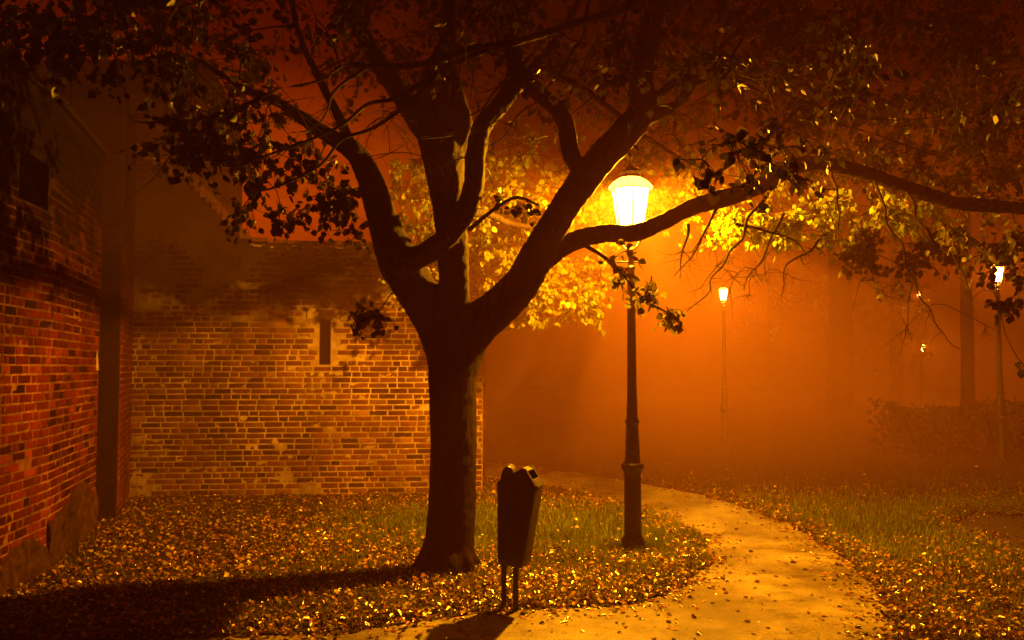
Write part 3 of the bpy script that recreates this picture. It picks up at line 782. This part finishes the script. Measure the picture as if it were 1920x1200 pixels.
# --- trees fading in the fog
def far_tree(px, D, w, label, boxes, lean=0, nlimb=5, kind='linden_tree', size=.13):
    b = at(px, 600, D); root = empty(kind, (b.x, D, 0), label, 'tree', 'trees far back in the fog')
    t = Tree(root); y0 = 690 + F*H/D
    pts = [(px, y0+4, D, w*1.35), (px, y0-20, D, w), (px+lean*.4, 640, D, w*.88), (px+lean, 420, D, w*.75), (px+lean*1.4, 150, D, w*.5), (px+lean*1.5, -150, D, w*.25)]
    t.limb(pts, True, 14, .08)
    for k in range(nlimb):
        yy = 420 - k*90; sgn = 1 if k % 2 else -1
        t.limb([(px+lean, yy+60, D, w*.4), (px+lean+sgn*w*1.2, yy-10, D, w*.32), (px+lean+sgn*w*3, yy-90, D+.6*sgn, w*.2), (px+lean+sgn*w*5.5, yy-150, D, w*.08)])
    t.fill(boxes, size); t.finish(voxel=.04)
far_tree(1816, 19, 28, 'leaning foggy tree trunk under the far right lamp', [(1700,2000,-50,520,18,20.5,60,.6,22,False)], -6)
far_tree(1575, 34, 54, 'broad pale tree trunk dissolving in the fog between the far lamps', [(1380,1760,-50,480,32,36,70,.7,22,False)], 0)
far_tree(1450, 43, 26, 'faint tree with hanging foliage below the white distant lamp', [(1380,1560,380,640,41,44,60,.7,26,False)], 0, 4)
far_tree(1680, 39, 26, 'faint foggy tree with drooping foliage left of the leaning foggy trunk', [(1590,1760,480,700,37,40,60,.6,26,False)], 0, 4)

# --- hedge on the right, far side of the side path
hd = empty('hedge', (12, 21, 0), 'low dark hedge in the fog beyond the side path on the right', 'hedge')
n = 9000; hx = rng.uniform(7.4, 19, n); hy = rng.uniform(17.6, 19, n) + (hx-8)*.1
hz = rng.uniform(0, 1, n)**.7*(1.0+.08*np.sin(hx*2)+.05*np.sin(hx*5.3))
V, Fc, k, C = scatter(LEAF_T, LEAF_F, np.stack([hx, hy, hz], 1), rot_from(u3(n), u3(n)), rng.uniform(.07, .13, n), leaf_cols(n, 'hedge'))
link('foliage', mesh_np('foliage', V, Fc, k, C), M_HEDGE, hd)
T = Tubes()
for i in range(60):
    x = 7.5 + i*.19; T.add([(Vector((x, 18.3+(x-8)*.1, -.05)), .03), (Vector((x+rng.normal()*.1, 18.3+(x-8)*.1+rng.normal()*.1, .85)), .012)], 5)
link('stems', T.mesh('stems'), M_BARK, hd)

# ------------------------------------------------------------------ fallen leaves and grass
def visible_region(n, ymin, ymax):
    y = rng.uniform(ymin, ymax, n); x = rng.uniform(-1, 1, n)*(y*.62+.3)
    return x, y
lw_poly = np.array([L0, LA, LB, LC, PA, PB, PC, BW1, (BW1[0], 13.3), (30, 13.3), (30, 4.4), (L0[0], 4.4)])
def wall_ok(x, y):
    p = np.array([L0, LA, LB, LC, (-4.75, 10.2), PB, PC, BW1, (BW1[0], 30), (40, 30), (40, 3), (L0[0]+.2, 3)])
    return inside(x, y, p)
nl = 230000
x, y = visible_region(nl, 4.6, 17)
s = signed(x, y)
cl = .5 + .5*wavy(x*.8+3, y*.8)
grassy = 1.15*np.exp(-(((x-1.1)/1.7)**2 + ((y-9.7)/1.15)**2)) + np.exp(-(((x-5.2)/2.0)**2 + ((y-10.0)/1.2)**2)) + .8*np.exp(-(((x+.4)/1.2)**2 + ((y-10.5)/.9)**2))
patch = .5 + .5*np.sin(x*3.3+np.sin(y*2.1)*2)*np.sin(y*4.1+np.cos(x*2.7)*2)
dens = np.clip((.30 + .8*cl)*(.45+.75*patch) - (.35+.5*patch)*grassy, .05, 1)
dens = np.where(x > 2.6, dens*np.clip(.35+.9*np.exp(-((y-7)/2.2)**2), 0, 1), dens)
dens = np.where((s > 0) & (s < .35), np.maximum(dens, .75), dens)
dens = dens*np.clip(np.exp(-(y-12.0)/.9), .03, 1)
dens = np.where(s < 0, .45*np.exp(s/.13) + .010, dens)
k = (rng.random(nl) < dens) & wall_ok(x, y) & (s > -3)
x, y, s = x[k], y[k], s[k]; n = len(x)
z = np.where(s < 0, .006, gz(x, y) + .008 + rng.random(n)**2*.035)
nrm = u3(n); tilt = np.where(s < 0, .22, .62)[:, None]; nrm = nrm*tilt + np.array([0, 0, 1.0]); nrm /= np.linalg.norm(nrm, axis=1, keepdims=True)
yd = u3(n); yd -= nrm*np.sum(yd*nrm, axis=1, keepdims=True)
R = rot_from(nrm, yd)
sc = .014 + .038*rng.random(n)**1.4
V, Fc, kk, C = scatter(LEAF_T - np.array([0, .5, 0]), LEAF_F, np.stack([x, y, z], 1), R, np.stack([sc*rng.uniform(.7,1,n), sc, sc*rng.uniform(.2, 3.2, n)], 1), leaf_cols(n, 'litter'))
tag(link('fallen_leaves', mesh_np('fallen_leaves', V, Fc, kk, C), M_LITTER), 'glossy brown and yellow fallen leaves covering the ground beside the path', 'fallen leaves', kind='stuff')
print('litter', n)
ng = 450000
x, y = visible_region(ng, 4.6, 19)
s = signed(x, y)
grassy = np.exp(-(((x-1.2)/2.0)**2 + ((y-9.4)/1.6)**2)) + 1.3*np.exp(-(((x-5.4)/2.8)**2 + ((y-9.6)/2.4)**2)) + np.exp(-(((x+.3)/1.6)**2 + ((y-10.5)/1.2)**2))
dens = np.clip(.16 + .9*grassy + .12*wavy(x, y), .05, 1)
dens = dens*np.clip(np.exp(-(y-11.6)/1.1), .03, 1)
dens = np.where(x < -2.2, dens*.45, dens)
k = (rng.random(ng) < dens) & (s > .02) & wall_ok(x, y)
x, y = x[k], y[k]; n = len(x)
G_T = np.array([[-.5,0,0],[.5,0,0],[.32,.25,.55],[-.32,.25,.55],[0,.75,1.0]])
G_F3 = np.array([[0,1,2],[0,2,3],[3,2,4]])
a = rng.uniform(0, 2*math.pi, n); ca, sa = np.cos(a), np.sin(a); Z = np.zeros(n); O = np.ones(n)
R = np.stack([np.stack([ca, -sa, Z], 1), np.stack([sa, ca, Z], 1), np.stack([Z, Z, O], 1)], 1)
h = rng.uniform(.03, .095, n); wd = rng.uniform(.003, .006, n)*np.clip(y/8, 1, 2)
t_ = rng.random(n)[:, None]; C = (np.array([[.12,.19,.010]])*(1-t_) + np.array([[.22,.28,.015]])*t_)*rng.uniform(.7, 1.2, n)[:, None]
V, Fc, kk, C = scatter(G_T, G_F3, np.stack([x, y, gz(x, y)-.003], 1), R, np.stack([wd, h*rng.uniform(.1, 1.1, n), h], 1), C)
tag(link('grass', mesh_np('grass', V, Fc, kk, C), M_GRASS), 'short green grass between the path, the lamp and the trees', 'grass', kind='stuff')
print('grass', n)

# ------------------------------------------------------------------ litter bin
bc = gnd(957, 1146); 
bin_ = empty('litter_bin', (bc.x, bc.y, 0), 'dark tapered litter bin with gabled hood on two posts beside the tree trunk', 'litter bin')
BD = bc.y
def bpt(px, py, dy=0): return at(px, py, BD+dy)
c, sn = math.cos(math.radians(0)), 0
def prism(bm, outline, y0, y1, shrink=0):
    a = [bm.verts.new(at(px, py, BD+y0)) for px, py in outline]
    b = [bm.verts.new(at(px, py, BD+y0) + Vector((0, y1-y0, 0))) for px, py in outline]
    bm.faces.new(a); bm.faces.new(b[::-1]); n = len(a)
    for i in range(n): bm.faces.new((a[i], b[i], b[(i+1)%n], a[(i+1)%n]))
# body: rotated tapered box.  corners in plan at top and bottom
def plan(px_l, px_m, px_r, py, yl, ym, yr):
    pass
zt = at(0+960, 912, BD).z; zb0 = at(960, 1062, BD).z
k = F/BD
def X(px): return (px-960)/k
top = [(X(931), .10), (X(1003), -.14), (X(1019), .06), (X(950), .26)]
bot = [(X(932), .06), (X(978), -.11), (X(995), .04), (X(945), .20)]
def lerp4(t): return [Vector((bot[i][0]*(1-t)+top[i][0]*t, BD+bot[i][1]*(1-t)+top[i][1]*t, zb0*(1-t)+zt*t)) for i in range(4)]
bm = bmesh.new(); rings = []
for t, sh in ((-.0, .86), (.045, .97), (.1, 1), (.5, 1), (.93, 1), (1.0, 1.0)):
    q = lerp4(t); cc = sum(q, Vector())/4
    rings.append([bm.verts.new(cc + (v-cc)*sh) for v in q])
for a, b in zip(rings[:-1], rings[1:]):
    for j in range(4): bm.faces.new((a[j], a[(j+1)%4], b[(j+1)%4], b[j]))
bm.faces.new(rings[0][::-1]); bm.faces.new(rings[-1])
bm_obj('body', bm, M_PLASTIC, bin_, .014, True)
# hood: gable running front to back, with open slopes framed by rounded rims
q = lerp4(1.0); f0, f1 = q[0], q[1]; dep = (q[2]-q[1])
def onface(s, z, d=0, out=0):    # s along the front face 0..1
    v = f0.lerp(f1, s) + dep*d; v = v.copy(); v.z = zt + z; return v
px2z = lambda py: (912-py)/k
gab = [(0.0, -.004), (.02, px2z(906)), (.28, px2z(893)), (.66, px2z(877)), (.74, px2z(877)), (1.0, px2z(908)), (1.0, -.004)]
bm = bmesh.new()
for d0, d1 in ((0, .14), (.86, 1.0)):      # two cheek plates
    a = [bm.verts.new(onface(s_, z_, d0)) for s_, z_ in gab]; b = [bm.verts.new(onface(s_, z_, d1)) for s_, z_ in gab]
    bm.faces.new(a); bm.faces.new(b[::-1])
    for i in range(len(a)): bm.faces.new((a[i], b[i], b[(i+1)%len(a)], a[(i+1)%len(a)]))
for (s0, z0_, s1, z1_) in ((.62, px2z(877), .78, px2z(881)), (.90, px2z(896), 1.03, px2z(910)), (.0, px2z(908), .30, px2z(892)), (.28, px2z(894), .62, px2z(878))):
    th = .014
    a = [bm.verts.new(onface(s, z, d)) for s, z, d in ((s0, z0_, .14), (s1, z1_, .14), (s1, z1_, .86), (s0, z0_, .86))]
    b = [bm.verts.new(v.co - Vector((0, 0, th))) for v in a]
    bm.faces.new(a); bm.faces.new(b[::-1])
    for i in range(4): bm.faces.new((a[i], b[i], b[(i+1)%4], a[(i+1)%4]))
bm_obj('hood', bm, M_PLASTIC, bin_, .006)
# rounded rear lobe of the hood (left in the view)
bm = bmesh.new()
cx0, cx1 = X(938), X(966); prof = []
for i in range(9):
    a = math.pi*i/8; prof.append((-.5*math.cos(a), math.sin(a)))
lob = []
for d in (.10, .30):
    ring = []
    for (u_, v_) in prof:
        x = (cx0+cx1)/2 + u_*(cx1-cx0) + (.0 if d < .2 else .02); ring.append(bm.verts.new((x, BD + d, zt + .03 + v_*(.105))))
    ring.append(bm.verts.new((cx1 + (.0 if d < .2 else .02), BD+d, zt-.01))); ring.insert(0, bm.verts.new((cx0 + (.0 if d < .2 else .02), BD+d, zt-.01)))
    lob.append(ring)
n_ = len(lob[0])
for j in range(n_-1): bm.faces.new((lob[0][j], lob[0][j+1], lob[1][j+1], lob[1][j]))
bm.faces.new(lob[0]); bm.faces.new(lob[1][::-1])
bm_obj('rear_lobe', bm, M_PLASTIC, bin_, .006)
for px, yy in ((945, .06), (967, .02)):
    bm = bmesh.new(); zg = 0
    bm_box(bm, (X(px)-.020, BD+yy-.02, -.1), (X(px)+.020, BD+yy+.02, zb0+.03)); bm_obj('post', bm, M_IRON, bin_, .006)

# ------------------------------------------------------------------ haze
bm = bmesh.new(); bm_box(bm, (-14, -2.5, -1.0), (34, 52, 9.0))
hz_m = bpy.data.materials.new('haze'); hz_m.use_nodes = True; nt = hz_m.node_tree; nt.nodes.clear()
o = N(nt, 'ShaderNodeOutputMaterial'); pv = N(nt, 'ShaderNodeVolumePrincipled')
pv.inputs['Color'].default_value = (.70, .335, .20, 1); pv.inputs['Density'].default_value = .0225; pv.inputs['Anisotropy'].default_value = -.62
nt.links.new(pv.outputs[0], o.inputs['Volume'])
tag(bm_obj('haze', bm, hz_m), kind='stuff')

# ------------------------------------------------------------------ world: night sky with a dull added glow
W = bpy.data.worlds.new('World'); S.world = W; W.use_nodes = True; nt = W.node_tree
bg = nt.nodes['Background']; tc = N(nt, 'ShaderNodeTexCoord'); sp = N(nt, 'ShaderNodeSeparateXYZ'); nt.links.new(tc.outputs['Generated'], sp.inputs[0])
r = ramp(nt, sp.outputs[2], [(0.0, (.05, .002, 0)), (.10, (.9, .07, 0)), (.17, (.8, .06, 0)), (.32, (.10, .004, 0)), (.5, (.03, .001, 0)), (1.0, (.015, .0005, .0))])
# sky glow added to the left in place of lamps behind the wall; weaker right
mr = N(nt, 'ShaderNodeMapRange'); mr.interpolation_type = 'SMOOTHSTEP'
for i_, v_ in ((1, -.02), (2, -.22), (3, .16), (4, 1.0)): mr.inputs[i_].default_value = v_
nt.links.new(sp.outputs[0], mr.inputs[0])
sx = N(nt, 'ShaderNodeVectorMath', operation='SCALE'); nt.links.new(r.outputs[0], sx.inputs[0]); nt.links.new(mr.outputs[0], sx.inputs['Scale'])
nt.links.new(sx.outputs[0], bg.inputs[0]); bg.inputs[1].default_value = .85

# ------------------------------------------------------------------ render settings
S.render.engine = 'CYCLES'
S.view_settings.view_transform = 'Standard'; S.view_settings.look = 'None'; S.view_settings.exposure = 0; S.view_settings.gamma = 1
S.view_settings.use_curve_mapping = False
c_ = S.cycles; c_.volume_bounces = 1; c_.max_bounces = 6; c_.diffuse_bounces = 2; c_.glossy_bounces = 2; c_.transparent_max_bounces = 12
c_.caustics_reflective = False; c_.caustics_refractive = False; c_.use_denoising = True; c_.use_light_tree = True
c_.sample_clamp_indirect = 4
